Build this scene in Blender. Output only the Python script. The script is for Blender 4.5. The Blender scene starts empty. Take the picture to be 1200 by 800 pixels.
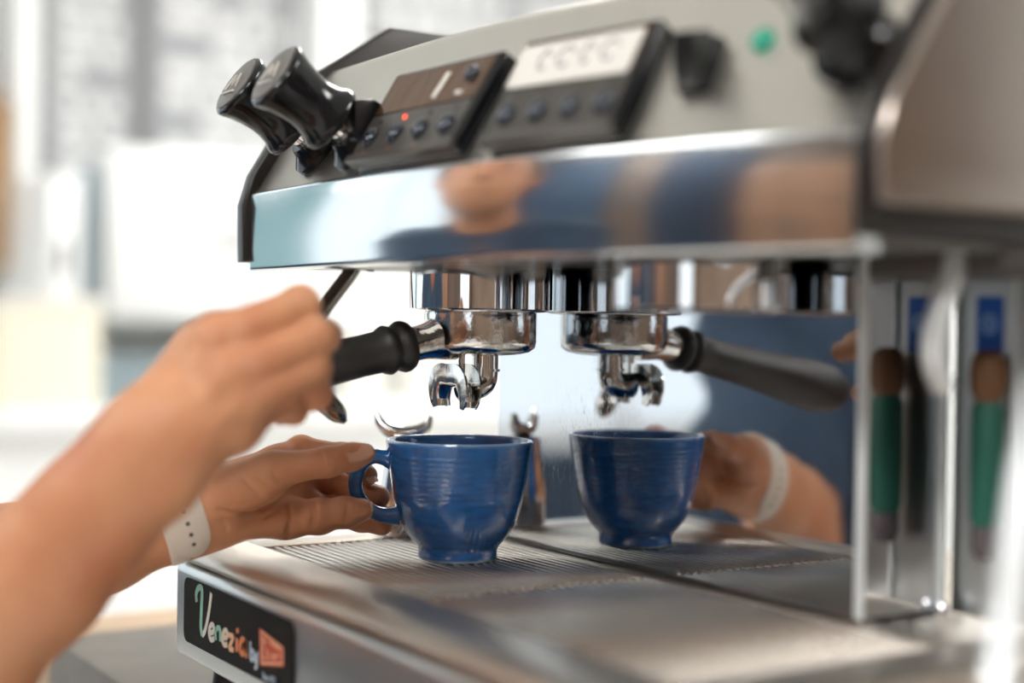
import bpy, bmesh, math, random
import numpy as np
from mathutils import Matrix, Vector

random.seed(7)
RNG = np.random.default_rng(7)
scene = bpy.context.scene
COL = scene.collection

# ------------------------------------------------------------------ camera
F = 1750.0                       # focal length in pixels of the 1200 x 800 frame
_a, _p, _r = math.radians(32.4), math.radians(-.6), math.radians(.9)
CAM = np.array([.776, -.456, .14])
_d0 = np.array([-math.cos(_a), math.sin(_a), 0.]); _r0 = np.array([math.sin(_a), math.cos(_a), 0.]); _u0 = np.array([0, 0, 1.])
CD = _d0 * math.cos(_p) + _u0 * math.sin(_p); _u1 = _u0 * math.cos(_p) - _d0 * math.sin(_p)
CR = _r0 * math.cos(_r) + _u1 * math.sin(_r); CU = _u1 * math.cos(_r) - _r0 * math.sin(_r)
cam_data = bpy.data.cameras.new('camera'); cam = bpy.data.objects.new('camera', cam_data); COL.objects.link(cam)
cam.matrix_world = Matrix(((CR[0], CU[0], -CD[0], CAM[0]), (CR[1], CU[1], -CD[1], CAM[1]), (CR[2], CU[2], -CD[2], CAM[2]), (0, 0, 0, 1)))
cam_data.sensor_width = 36; cam_data.lens = F / 1200 * 36
cam_data.clip_start = .01
cam_data.dof.use_dof = True; cam_data.dof.focus_distance = .905; cam_data.dof.aperture_fstop = 2.0
cam_data.dof.aperture_blades = 0
scene.camera = cam

# ------------------------------------------------------------------ world and exposure
world = bpy.data.worlds.new('world'); scene.world = world; world.use_nodes = True
bg = world.node_tree.nodes['Background']; bg.inputs[0].default_value = (.86, .94, 1, 1); bg.inputs[1].default_value = 1.25
scene.view_settings.view_transform = 'Standard'; scene.view_settings.look = 'None'
scene.view_settings.exposure = 0.42; scene.view_settings.gamma = 1; scene.view_settings.use_curve_mapping = False


def at(x, y, depth):             # a point seen at pixel (x, y), 'depth' metres in front of the camera
    return CAM + (CD + CR * (x - 600) / F - CU * (y - 400) / F) * depth


def on_plane(x, y, n, c):
    n = np.array(n, float); q = CD + CR * (x - 600) / F - CU * (y - 400) / F
    return CAM + q * ((c - CAM @ n) / (q @ n))


# ------------------------------------------------------------------ materials
def mat(name, color, rough=.5, metal=0., bump=None, var=None, coat=0., sss=0., emit=None, strength=1., spec=.5, aniso=0., ior=None):
    m = bpy.data.materials.new(name); m.use_nodes = True
    nt = m.node_tree; b = nt.nodes['Principled BSDF']
    b.inputs['Base Color'].default_value = (*color, 1); b.inputs['Roughness'].default_value = rough; b.inputs['Metallic'].default_value = metal
    b.inputs['Coat Weight'].default_value = coat; b.inputs['Coat Roughness'].default_value = .04
    b.inputs['Specular IOR Level'].default_value = spec
    b.inputs['Anisotropic'].default_value = aniso
    if sss:
        b.inputs['Subsurface Weight'].default_value = sss; b.inputs['Subsurface Radius'].default_value = (.010, .004, .002); b.inputs['Subsurface Scale'].default_value = .6
    if emit:
        b.inputs['Emission Color'].default_value = (*emit, 1); b.inputs['Emission Strength'].default_value = strength
    tc = nt.nodes.new('ShaderNodeTexCoord')
    if bump:                      # (scale xyz, strength, distance)
        mp = nt.nodes.new('ShaderNodeMapping'); mp.inputs['Scale'].default_value = bump[0]
        nz = nt.nodes.new('ShaderNodeTexNoise'); nz.inputs['Scale'].default_value = 1; nz.inputs['Detail'].default_value = 4
        bp = nt.nodes.new('ShaderNodeBump'); bp.inputs['Strength'].default_value = bump[1]; bp.inputs['Distance'].default_value = bump[2]
        nt.links.new(tc.outputs['Object'], mp.inputs[0]); nt.links.new(mp.outputs[0], nz.inputs[0])
        nt.links.new(nz.outputs[0], bp.inputs['Height']); nt.links.new(bp.outputs[0], b.inputs['Normal'])
    if var:                       # (scale xyz, second colour, contrast lo, hi)
        mp = nt.nodes.new('ShaderNodeMapping'); mp.inputs['Scale'].default_value = var[0]
        nz = nt.nodes.new('ShaderNodeTexNoise'); nz.inputs['Scale'].default_value = 1; nz.inputs['Detail'].default_value = 3
        rp = nt.nodes.new('ShaderNodeValToRGB')
        rp.color_ramp.elements[0].position = var[2]; rp.color_ramp.elements[1].position = var[3]
        rp.color_ramp.elements[0].color = (*color, 1); rp.color_ramp.elements[1].color = (*var[1], 1)
        nt.links.new(tc.outputs['Object'], mp.inputs[0]); nt.links.new(mp.outputs[0], nz.inputs[0])
        nt.links.new(nz.outputs[0], rp.inputs[0]); nt.links.new(rp.outputs[0], b.inputs['Base Color'])
    return m


def mirror_mat():                 # polished backsplash with a hazy field of fine scratches
    m = mat('polished_backsplash', (.74, .76, .78), .045, 1.)
    nt = m.node_tree; b = nt.nodes['Principled BSDF']; tc = nt.nodes.new('ShaderNodeTexCoord')
    geo = []
    for sc, rot in (((900, 1, 170), .6), ((1000, 1, 200), -.5), ((800, 1, 150), 1.35)):
        mp = nt.nodes.new('ShaderNodeMapping'); mp.inputs['Scale'].default_value = sc; mp.inputs['Rotation'].default_value = (0, rot, 0)
        nz = nt.nodes.new('ShaderNodeTexNoise'); nz.inputs['Scale'].default_value = 1; nz.inputs['Detail'].default_value = 2; nz.inputs['Distortion'].default_value = 1.2
        rp = nt.nodes.new('ShaderNodeMapRange'); rp.inputs[1].default_value = .62; rp.inputs[2].default_value = .72
        nt.links.new(tc.outputs['Object'], mp.inputs[0]); nt.links.new(mp.outputs[0], nz.inputs[0]); nt.links.new(nz.outputs[0], rp.inputs[0])
        geo.append(rp)
    s = None
    for g in geo:
        if s is None: s = g.outputs[0]
        else:
            mx = nt.nodes.new('ShaderNodeMath'); mx.operation = 'MAXIMUM'; nt.links.new(s, mx.inputs[0]); nt.links.new(g.outputs[0], mx.inputs[1]); s = mx.outputs[0]
    # the rubbed patch beside the group, splashed and scoured more than the rest
    vd = nt.nodes.new('ShaderNodeVectorMath'); vd.operation = 'DISTANCE'; vd.inputs[1].default_value = (.035, .067, .090)
    nt.links.new(tc.outputs['Object'], vd.inputs[0])
    mr = nt.nodes.new('ShaderNodeMapRange'); mr.inputs[1].default_value = .015; mr.inputs[2].default_value = .085; mr.inputs[3].default_value = .5; mr.inputs[4].default_value = .04
    nt.links.new(vd.outputs['Value'], mr.inputs[0])
    n2 = nt.nodes.new('ShaderNodeTexNoise'); n2.inputs['Scale'].default_value = 28
    nt.links.new(tc.outputs['Object'], n2.inputs[0])
    mm = nt.nodes.new('ShaderNodeMath'); mm.operation = 'MULTIPLY'; nt.links.new(s, mm.inputs[0]); nt.links.new(mr.outputs[0], mm.inputs[1])
    m3 = nt.nodes.new('ShaderNodeMath'); m3.operation = 'MULTIPLY'; nt.links.new(mm.outputs[0], m3.inputs[0]); nt.links.new(n2.outputs[0], m3.inputs[1])
    ro = nt.nodes.new('ShaderNodeMapRange'); ro.inputs[3].default_value = .035; ro.inputs[4].default_value = .75
    nt.links.new(m3.outputs[0], ro.inputs[0]); nt.links.new(ro.outputs[0], b.inputs['Roughness'])
    cm = nt.nodes.new('ShaderNodeMixRGB'); cm.inputs[1].default_value = (.66, .68, .70, 1); cm.inputs[2].default_value = (.95, .97, 1, 1)
    nt.links.new(m3.outputs[0], cm.inputs[0]); nt.links.new(cm.outputs[0], b.inputs['Base Color'])
    me_ = nt.nodes.new('ShaderNodeMapRange'); me_.inputs[3].default_value = 1.; me_.inputs[4].default_value = .25
    nt.links.new(m3.outputs[0], me_.inputs[0]); nt.links.new(me_.outputs[0], b.inputs['Metallic'])
    return m


def cup_mat():                    # cobalt glaze, thin and pale on the rim and foot ring
    m = mat('cobalt_glaze', (.010, .085, .27), .12, 0., coat=.6, bump=((60, 60, 700), .05, .0005))
    nt = m.node_tree; b = nt.nodes['Principled BSDF']; tc = nt.nodes.new('ShaderNodeTexCoord'); sp = nt.nodes.new('ShaderNodeSeparateXYZ')
    nt.links.new(tc.outputs['Object'], sp.inputs[0])
    rp = nt.nodes.new('ShaderNodeValToRGB'); e = rp.color_ramp.elements
    mr = nt.nodes.new('ShaderNodeMapRange'); mr.inputs[1].default_value = 0; mr.inputs[2].default_value = .0715
    nt.links.new(sp.outputs[2], mr.inputs[0])
    e[0].position = 0; e[0].color = (.30, .38, .42, 1); e[1].position = 1; e[1].color = (.20, .34, .52, 1)
    for p, c in ((.022, (.010, .075, .24)), (.06, (.009, .082, .27)), (.955, (.012, .10, .30)), (.982, (.05, .16, .38))):
        el = e.new(p); el.color = (*c, 1)
    nz = nt.nodes.new('ShaderNodeTexNoise'); nz.inputs['Scale'].default_value = 1; nz.inputs['Detail'].default_value = 5
    mp = nt.nodes.new('ShaderNodeMapping'); mp.inputs['Scale'].default_value = (80, 80, 420)
    nt.links.new(tc.outputs['Object'], mp.inputs[0]); nt.links.new(mp.outputs[0], nz.inputs[0])
    hs = nt.nodes.new('ShaderNodeHueSaturation'); mv = nt.nodes.new('ShaderNodeMapRange'); mv.inputs[1].default_value = .3; mv.inputs[2].default_value = .7; mv.inputs[3].default_value = .75; mv.inputs[4].default_value = 1.35
    nt.links.new(mr.outputs[0], rp.inputs[0]); nt.links.new(rp.outputs[0], hs.inputs['Color']); nt.links.new(nz.outputs[0], mv.inputs[0]); nt.links.new(mv.outputs[0], hs.inputs['Value'])
    nt.links.new(hs.outputs[0], b.inputs['Base Color'])
    return m


def pane_mat():
    m = bpy.data.materials.new('window_glass'); m.use_nodes = True; nt = m.node_tree; nt.nodes.clear()
    o = nt.nodes.new('ShaderNodeOutputMaterial'); mx = nt.nodes.new('ShaderNodeMixShader'); mx.inputs[0].default_value = .06
    t = nt.nodes.new('ShaderNodeBsdfTransparent'); g = nt.nodes.new('ShaderNodeBsdfGlossy'); g.inputs['Roughness'].default_value = .02
    nt.links.new(t.outputs[0], mx.inputs[1]); nt.links.new(g.outputs[0], mx.inputs[2]); nt.links.new(mx.outputs[0], o.inputs[0])
    return m


M = dict(
    fascia=mat('polished_steel', (.76, .80, .82), .12, 1.),
    satin=mat('satin_steel', (.70, .68, .63), .34, 1., bump=((6, 500, 500), .05, .0004)),
    tray=mat('brushed_tray_steel', (.66, .60, .53), .36, 1., bump=((8, 700, 700), .08, .0004), var=((3, 30, 30), (.54, .47, .40), .35, .75)),
    panel=mat('front_panel_steel', (.68, .70, .70), .33, 1., bump=((8, 500, 500), .06, .0004)),
    chrome=mat('chrome', (.86, .86, .87), .045, 1.),
    wornchrome=mat('worn_chrome', (.80, .80, .80), .09, 1., bump=((420, 420, 420), .25, .0006)),
    spout=mat('spout_chrome', (.78, .78, .77), .10, 1., bump=((150, 150, 150), .1, .0006)),
    bronze=mat('dark_wand_steel', (.30, .27, .24), .16, 1.),
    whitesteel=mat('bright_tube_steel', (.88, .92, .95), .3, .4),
    rearsteel=mat('dull_rear_steel', (.52, .54, .55), .30, 1.),
    barsteel=mat('grate_bar_steel', (.68, .62, .55), .27, 1.),
    endsteel=mat('end_panel_steel', (.40, .355, .325), .22, 1.),
    edge=mat('flange_painted_highlight', (.82, .87, .90), .35, .3),  # highlight of the polished edges put into a near-white colour
    darksteel=mat('dark_steel', (.16, .15, .14), .35, 1.),
    black=mat('black_plastic', (.012, .012, .013), .28, 0., bump=((300, 300, 300), .05, .0003)),
    gloss=mat('gloss_black', (.006, .007, .009), .17, 0., spec=.4),
    capgrey=mat('knob_cap_print', (.14, .13, .12), .3),
    trim=mat('black_end_trim', (.02, .018, .017), .30, 0.),
    rubber=mat('black_handle_rubber', (.022, .021, .020), .48, 0., bump=((260, 60, 260), .25, .0006), var=((60, 20, 60), (.05, .048, .045), .45, .8)),
    glasspanel=mat('smoked_display', (.15, .080, .045), .09, .6, bump=((90, 30, 90), .3, .002)),
    panelgrey=mat('grey_key_strip', (.095, .088, .08), .30, .4),
    button=mat('blue_black_button', (.02, .03, .05), .08, .4, coat=.6),
    redled=mat('red_led', (.8, .05, .02), .3, 0., emit=(1, .08, .03), strength=2.5),
    darkled=mat('dark_led', (.03, .02, .02), .3),
    greenled=mat('green_lamp', (.0, .25, .16), .25, 0., emit=(.0, .42, .26), strength=.18),
    print_orange=mat('orange_print', (.6, .18, .06), .5),
    paper=mat('white_paper_label', (.82, .80, .75), .7),
    ink=mat('pencil_ink', (.35, .34, .36), .7),
    badge=mat('black_badge', (.010, .009, .008), .55, 0., spec=.12),
    t_green=mat('badge_green', (.26, .55, .45), .5), t_white=mat('badge_white', (.72, .72, .66), .5), t_cream=mat('badge_cream', (.72, .62, .50), .5),
    t_peach=mat('badge_peach', (.78, .45, .28), .5), t_orange=mat('badge_orange', (.75, .24, .10), .5), t_blue=mat('badge_pale_blue', (.52, .62, .74), .5),
    t_red=mat('badge_red', (.46, .055, .025), .45),
    sticker=mat('blue_sticker', (.01, .10, .48), .45), sticker_mark=mat('sticker_mark', (.20, .38, .72), .45),
    green=mat('green_rubber', (.012, .12, .085), .5), brown=mat('brown_grip', (.17, .08, .035), .6), purple=mat('grey_rubber_tip', (.11, .09, .10), .6),
    skin=mat('skin', (.62, .300, .160), .46, 0., sss=.10, bump=((420, 420, 420), .22, .0009), var=((22, 22, 22), (.52, .205, .105), .40, .72), spec=.35),
    nail=mat('fingernail', (.66, .37, .26), .22, 0., spec=.5),
    denim=mat('blue_denim', (.018, .040, .075), .85, 0., bump=((900, 900, 900), .3, .001), var=((14, 14, 14), (.035, .065, .11), .4, .7)),
    trousers=mat('black_trousers', (.02, .02, .024), .9), shoe=mat('shoe', (.02, .02, .02), .6), hair=mat('brown_hair', (.06, .03, .015), .5),
    eye=mat('eye', (.05, .03, .02), .2),
    strap=mat('cream_rubber_strap', (.70, .62, .53), .50, 0.), hole=mat('strap_hole', (.10, .08, .07), .7),
    watchglass=mat('watch_glass', (.01, .01, .012), .06, 0., coat=.5),
    wall=mat('white_wall', (.84, .86, .86), .8), ceiling=mat('ceiling_paint', (.80, .80, .78), .9), floor=mat('pale_floor', (.72, .70, .66), .45),
    wood=mat('warm_wood', (.21, .14, .095), .5, 0., var=((2, 2, 18), (.12, .08, .055), .35, .7)),
    darkwood=mat('dark_stained_wood', (.07, .052, .042), .5, 0., var=((3, 3, 1), (.15, .085, .05), .35, .7)),
    cupwood=mat('brown_oak', (.27, .135, .075), .5, 0., var=((2, 2, 14), (.17, .09, .05), .35, .7)),
    teal=mat('teal_paint', (.20, .42, .46), .5),
    navy=mat('navy_paint', (.03, .05, .08), .5),
    oak=mat('pale_oak', (.62, .40, .20), .5, 0., var=((2, 20, 20), (.5, .3, .14), .35, .7)),
    counter=mat('counter_laminate', (.16, .145, .125), .45, 0., var=((30, 30, 30), (.19, .17, .15), .4, .6)),
    edging=mat('beige_counter_edging', (.62, .46, .31), .5),
    white=mat('white_enamel', (.88, .90, .90), .35), offwhite=mat('off_white', (.80, .78, .72), .5),
    board=mat('chalkboard_grey', (.30, .31, .32), .8), chalk=mat('chalk_line', (.66, .67, .67), .9), frame=mat('board_frame', (.20, .20, .21), .6),
    cream=mat('cream_plastic', (.88, .84, .69), .4), bluegrey=mat('blue_grey', (.30, .38, .42), .5), darkgrey=mat('dark_grey', (.10, .11, .12), .5),
    fill_glow=mat('fill_light_diffuser', (.9, .9, .9), .5, 0., emit=(1, .98, .95), strength=19.),  # glow of the added ceiling fill panels
    glass=pane_mat(), mirror=mirror_mat(), cup=cup_mat(),
    pitcher=mat('pitcher_steel', (.75, .76, .77), .12, 1.),
)


# ------------------------------------------------------------------ object helpers
def tag(o, label=None, cat=None, group=None, kind=None):
    if label: o['label'] = label
    if cat: o['category'] = cat
    if group: o['group'] = group
    if kind: o['kind'] = kind
    return o


def empty(name, label=None, cat=None, loc=(0, 0, 0), group=None):
    o = bpy.data.objects.new(name, None); COL.objects.link(o); o.location = loc; o.empty_display_size = .05
    return tag(o, label, cat, group)


def obj(name, mesh, material, parent=None, smooth=40, matrix=None):
    if isinstance(mesh, tuple):
        me = bpy.data.meshes.new(name); me.from_pydata([tuple(map(float, v)) for v in mesh[0]], [], [tuple(int(i) for i in f) for f in mesh[1]])
        me.update(); mesh = me
    o = bpy.data.objects.new(name, mesh); COL.objects.link(o)
    if not mesh.materials and material: mesh.materials.append(M[material])
    if smooth:
        mesh.shade_smooth()
        if smooth < 180: mesh.set_sharp_from_angle(angle=math.radians(smooth))
    if matrix is not None: o.matrix_local = matrix
    if parent is not None:
        o.parent = parent
    return o


def join(*ms):
    V, Fc = [], []
    for v, f in ms:
        n = len(V); V += [tuple(p) for p in v]; Fc += [tuple(i + n for i in q) for q in f]
    return V, Fc


def xform(m, mx):
    return [tuple(mx @ Vector(v)) for v in m[0]], m[1]


def box(x0, x1, y0, y1, z0, z1, bev=0., seg=2):
    bm = bmesh.new(); bmesh.ops.create_cube(bm, size=1)
    for v in bm.verts:
        v.co = ((x0 + x1) / 2 + v.co.x * (x1 - x0), (y0 + y1) / 2 + v.co.y * (y1 - y0), (z0 + z1) / 2 + v.co.z * (z1 - z0))
    if bev: bmesh.ops.bevel(bm, geom=bm.edges[:], offset=bev, segments=seg, affect='EDGES', profile=.5)
    bm.verts.index_update(); r = [tuple(v.co) for v in bm.verts], [tuple(v.index for v in f.verts) for f in bm.faces]; bm.free(); return r


def prism(poly, t0, t1, axis='z', bev=0., seg=2):
    """polygon (list of 2-D points, counter-clockwise) extruded from t0 to t1 along an axis"""
    mk = {'z': lambda a, b, t: (a, b, t), 'x': lambda a, b, t: (t, a, b), 'y': lambda a, b, t: (a, t, b)}[axis]
    bm = bmesh.new(); lo = [bm.verts.new(mk(a, b, t0)) for a, b in poly]; hi = [bm.verts.new(mk(a, b, t1)) for a, b in poly]
    n = len(poly); bm.faces.new(lo[::-1]); bm.faces.new(hi)
    for i in range(n): bm.faces.new((lo[i], lo[(i + 1) % n], hi[(i + 1) % n], hi[i]))
    bmesh.ops.recalc_face_normals(bm, faces=bm.faces[:])
    if bev:
        e = [e for e in bm.edges if len({v in lo for v in e.verts}) == 1]
        bmesh.ops.bevel(bm, geom=e, offset=bev, segments=seg, affect='EDGES', profile=.5)
    bm.verts.index_update(); r = [tuple(v.co) for v in bm.verts], [tuple(v.index for v in f.verts) for f in bm.faces]; bm.free(); return r


def lathe(prof, n=48, close=False):
    V, Fc = [], []
    for r, z in prof:
        for k in range(n):
            t = 2 * math.pi * k / n; V.append((r * math.cos(t), r * math.sin(t), z))
    m = len(prof)
    for i in range(m - 1 if not close else m):
        j = (i + 1) % m
        for k in range(n):
            k2 = (k + 1) % n; Fc.append((i * n + k, i * n + k2, j * n + k2, j * n + k))
    if not close:
        if prof[0][0] > 1e-6: Fc.append(tuple(range(n))[::-1])
        if prof[-1][0] > 1e-6: Fc.append(tuple((m - 1) * n + k for k in range(n)))
    return V, Fc


def catmull(pts, sub=8):
    P = [np.array(p, float) for p in pts]; out = []
    for i in range(len(P) - 1):
        a, b, c, e = P[max(i - 1, 0)], P[i], P[i + 1], P[min(i + 2, len(P) - 1)]
        for s in range(sub):
            t = s / sub; out.append(.5 * ((2 * b) + (c - a) * t + (2 * a - 5 * b + 4 * c - e) * t * t + (3 * b - a - 3 * c + e) * t ** 3))
    out.append(P[-1]); return out


def tube(path, rad, n=16, smooth_path=True, sub=8, caps=True):
    if smooth_path:
        if not np.isscalar(rad):
            rad = [float(x[0]) for x in catmull([[r] for r in rad], sub)]
        path = catmull(path, sub)
    P = [np.array(p, float) for p in path]; m = len(P)
    if np.isscalar(rad): rad = [rad] * m
    T = [P[min(i + 1, m - 1)] - P[max(i - 1, 0)] for i in range(m)]; T = [t / (np.linalg.norm(t) + 1e-12) for t in T]
    ref = np.array([0, 0, 1.]) if abs(T[0][2]) < .9 else np.array([1., 0, 0])
    u = np.cross(T[0], ref); u /= np.linalg.norm(u); V, Fc = [], []
    for i in range(m):
        u = u - T[i] * (u @ T[i]); u /= np.linalg.norm(u); w = np.cross(T[i], u)
        for k in range(n):
            a = 2 * math.pi * k / n; V.append(tuple(P[i] + rad[i] * (u * math.cos(a) + w * math.sin(a))))
    for i in range(m - 1):
        for k in range(n):
            k2 = (k + 1) % n; Fc.append((i * n + k, i * n + k2, (i + 1) * n + k2, (i + 1) * n + k))
    if caps: Fc.append(tuple(range(n))[::-1]); Fc.append(tuple((m - 1) * n + k for k in range(n)))
    return V, Fc


def frame_to(z_axis, origin, x_hint=(1, 0, 0)):
    z = Vector(z_axis).normalized(); x = Vector(x_hint); x = (x - z * x.dot(z)).normalized(); y = z.cross(x)
    return Matrix(((x.x, y.x, z.x, origin[0]), (x.y, y.y, z.y, origin[1]), (x.z, y.z, z.z, origin[2]), (0, 0, 0, 1)))


def rounded(x0, x1, y0, y1, r, n=5):
    out = []
    for cx, cy, a0 in ((x1 - r, y0 + r, -90), (x1 - r, y1 - r, 0), (x0 + r, y1 - r, 90), (x0 + r, y0 + r, 180)):
        for k in range(n + 1):
            a = math.radians(a0 + 90 * k / n); out.append((cx + r * math.cos(a), cy + r * math.sin(a)))
    return out


# ------------------------------------------------------------------ the room
Z_FLOOR, Z_CEIL = -1.02, 1.75
X0, X1, Y0, Y1 = -3.0, 3.2, -3.2, 2.6


def struct(name, mesh, material, parent=None, label=None):
    o = obj(name, mesh, material, parent, 0)
    if parent is None: o['kind'] = 'structure'
    if label: o['label'] = label
    return o


def wall_with_openings(a0, a1, z0, z1, holes, place):
    """boxes around rectangular openings; place(a0,a1,z0,z1) -> box mesh"""
    parts = []; cur = a0
    for (h0, h1, k0, k1) in sorted(holes):
        parts.append(place(cur, h0, z0, z1)); parts.append(place(h0, h1, z0, k0)); parts.append(place(h0, h1, k1, z1)); cur = h1
    parts.append(place(cur, a1, z0, z1)); return join(*parts)


struct('floor', box(X0, X1, Y0, Y1, Z_FLOOR - .05, Z_FLOOR), 'floor', label='pale blurred cafe floor')
struct('ceiling', box(X0, X1, Y0, Y1, Z_CEIL, Z_CEIL + .05), 'ceiling', label='off-white cafe ceiling')
LW = [(-3.1, -1.40, -.2, 1.6), (-1.12, -.12, -.2, 1.6)]
struct('wall_left', wall_with_openings(Y0, Y1, Z_FLOOR, Z_CEIL, LW, lambda a, b, c, e: box(X0 - .1, X0, a, b, c, e)), 'wall', label='bright white wall carrying the menu boards')
FW = [(1.6, 2.8, -.2, 1.5)]  # unseen window added to light the front of the room
struct('wall_front', wall_with_openings(X0, X1, Z_FLOOR, Z_CEIL, FW, lambda a, b, c, e: box(a, b, Y0 - .1, Y0, c, e)), 'darkwood', label='window wall behind the photographer')
struct('trim_1', box(X0, X0 + .03, -3.1, -.1, Z_FLOOR, -.23), 'navy', label='added dark blue wainscot panel under the left windows')  # unseen panel added to darken the low mirror reflection
struct('trim_2', box(X0, X0 + .04, -1.41, -1.11, -.23, Z_CEIL), 'teal', label='added teal painted pier between the left windows')  # unseen pier added to tint the left end of the fascia reflection
struct('wall_right', box(X1, X1 + .1, Y0, Y1, Z_FLOOR, Z_CEIL), 'wood', label='warm wooden side wall')
struct('wall_back', box(X0, X1, Y1, Y1 + .1, Z_FLOOR, Z_CEIL), 'wall', label='pale rear wall')


def window(n, a0, a1, z0, z1, place):
    w = struct('window_%d' % n, join(place(a0, a0 + .05, z0, z1), place(a1 - .05, a1, z0, z1), place(a0, a1, z0, z0 + .05), place(a0, a1, z1 - .05, z1), place((a0 + a1) / 2 - .02, (a0 + a1) / 2 + .02, z0, z1)), 'white', label='large daylight window, out of view')
    return w


for i, (a0, a1, k0, k1) in enumerate(LW):
    w = window(i + 1, a0, a1, k0, k1, lambda a, b, c, e: box(X0 - .07, X0 - .02, a, b, c, e))
    for p0, p1 in ((a0 + .05, (a0 + a1) / 2 - .02), ((a0 + a1) / 2 + .02, a1 - .05)):
        obj('pane', box(X0 - .05, X0 - .046, p0, p1, k0 + .05, k1 - .05), 'glass', w, 0)
for i, (a0, a1, k0, k1) in enumerate(FW):
    w = window(i + 3, a0, a1, k0, k1, lambda a, b, c, e: box(a, b, Y0 - .07, Y0 - .02, c, e))
    for p0, p1 in ((a0 + .05, (a0 + a1) / 2 - .02), ((a0 + a1) / 2 + .02, a1 - .05)):
        obj('pane', box(p0, p1, Y0 - .05, Y0 - .046, k0 + .05, k1 - .05), 'glass', w, 0)

for i, (x, y, lab) in enumerate(((-.9, -2.5, 'added fill light panel over the wooden front wall'), (1.5, -1.7, 'added fill light panel behind the photographer'), (-1.5, 1.3, 'added fill light panel near the menu boards'), (1.5, 1.3, 'added fill light panel over the wooden side wall'))):
    t = empty('fill_panel', lab, 'added fill light', (x, y, Z_CEIL), 'added fill light panels')  # unseen glowing panel added to raise the light level
    obj('fill_frame', join(box(-.62, .62, -.32, -.30, -.04, 0), box(-.62, .62, .30, .32, -.04, 0), box(-.62, -.60, -.32, .32, -.04, 0), box(.60, .62, -.32, .32, -.04, 0)), 'white', t, 0)
    obj('diffuser', box(-.60, .60, -.30, .30, -.03, -.004), 'fill_glow', t, 0)


for i, (x0, x1, lab) in enumerate(((-2.3, -1.2, 'added navy curtain for steel reflections, left on the wooden front wall'), (-.85, -.30, 'added navy curtain for steel reflections, beside the oak cupboard on the front wall'))):
    n = 40; V = []; Fc = []
    for k in range(n + 1):
        x = x0 + (x1 - x0) * k / n; y = Y0 + .08 + .03 * math.sin(k * 1.25)
        V += [(x, y, Z_FLOOR + .05), (x, y, 1.6), (x, y - .006, Z_FLOOR + .05), (x, y - .006, 1.6)]
    for k in range(n): a, b = 4 * k, 4 * k + 4; Fc += [(a, b, b + 1, a + 1), (a + 2, a + 3, b + 3, b + 2), (a + 1, b + 1, b + 3, a + 3), (a, a + 2, b + 2, b)]
    Fc += [(0, 1, 3, 2), (4 * n, 4 * n + 2, 4 * n + 3, 4 * n + 1)]
    tag(obj('curtain', (V, Fc), 'denim', None, 60), lab, 'curtain')  # unseen curtains added to bring dark navy into the fascia reflection

cb = empty('tall_cupboard', 'added tall brown oak cupboard for steel reflections, against the front wall behind the photographer', 'cupboard', (.02, Y0 + .24, Z_FLOOR))  # unseen cupboard added to bring brown into the fascia reflection
obj('carcass', box(-.24, .24, -.2, .2, 0, 2.1, .006), 'cupwood', cb)
for sx in (-1, 1):
    dr = obj('door', box(min(0, sx * .235) + .003, max(0, sx * .235) - .003, .2, .222, .06, 2.08, .003), 'cupwood', cb); obj('handle', box(sx * .03 - .008, sx * .03 + .008, .222, .245, .95, 1.15, .003), 'darkgrey', dr)

# ------------------------------------------------------------------ the wall at the back of the view
def wallbox(px0, px1, py0, py1, xf, xb):      # a box against the left wall whose front face spans a pixel rectangle
    a = on_plane(px0, py1, (1, 0, 0), xf); b = on_plane(px1, py0, (1, 0, 0), xf)
    return box(xb, xf, a[1], b[1], a[2], b[2])


def board(px0, px1, py0, py1, lab, rows):
    a = on_plane(px0, py1, (1, 0, 0), -2.96); b = on_plane(px1, py0, (1, 0, 0), -2.96)
    t = empty('menu_board', lab, 'menu board', (-2.96, (a[1] + b[1]) / 2, a[2]), 'menu boards on the white wall')
    w, h = b[1] - a[1], b[2] - a[2]
    obj('board_panel', box(-.03, 0, -w / 2, w / 2, 0, h), 'board', t, 0)
    obj('board_frame', join(box(-.035, .015, -w / 2 - .02, -w / 2, -.02, h + .02), box(-.035, .015, w / 2, w / 2 + .02, -.02, h + .02), box(-.035, .015, -w / 2, w / 2, -.02, 0), box(-.035, .015, -w / 2, w / 2, h, h + .02)), 'frame', t, 0)
    for k in range(rows):
        z = h * (k + .5) / rows; x = -w / 2 + .03; seg = []
        while x < w / 2 - .05:
            l = random.uniform(.04, .13)
            if random.random() < .85: seg.append(box(0, .002, x, min(x + l, w / 2 - .03), z - h / rows * .30, z + h / rows * .30))
            x += l + .02
        tag(obj('chalk_row', join(*seg), 'chalk', t, 0), kind='stuff')


board(52, 160, -60, 190, 'grey chalked menu board left of the wide one, above the white cabinet', 9)
board(178, 352, -60, 186, 'wide grey chalked menu board in the middle, left of the knobs', 9)
board(432, 720, -60, 40, 'grey menu board behind the top of the coffee machine', 4)
tag(obj('pillar', wallbox(374, 424, -80, 420, -2.75, -2.98), 'white', None, 0), 'bright white square pillar behind the machine top', 'pillar')
tag(obj('pillar', wallbox(18, 46, -80, 420, -2.75, -2.98), 'white', None, 0), 'slim white pillar at the left edge of the photo', 'pillar')
tag(obj('wood_panel', wallbox(-60, 14, 118, 312, -2.8, -2.98), 'oak', None, 0), 'pale oak panel at the far left edge', 'wooden panel')


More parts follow.
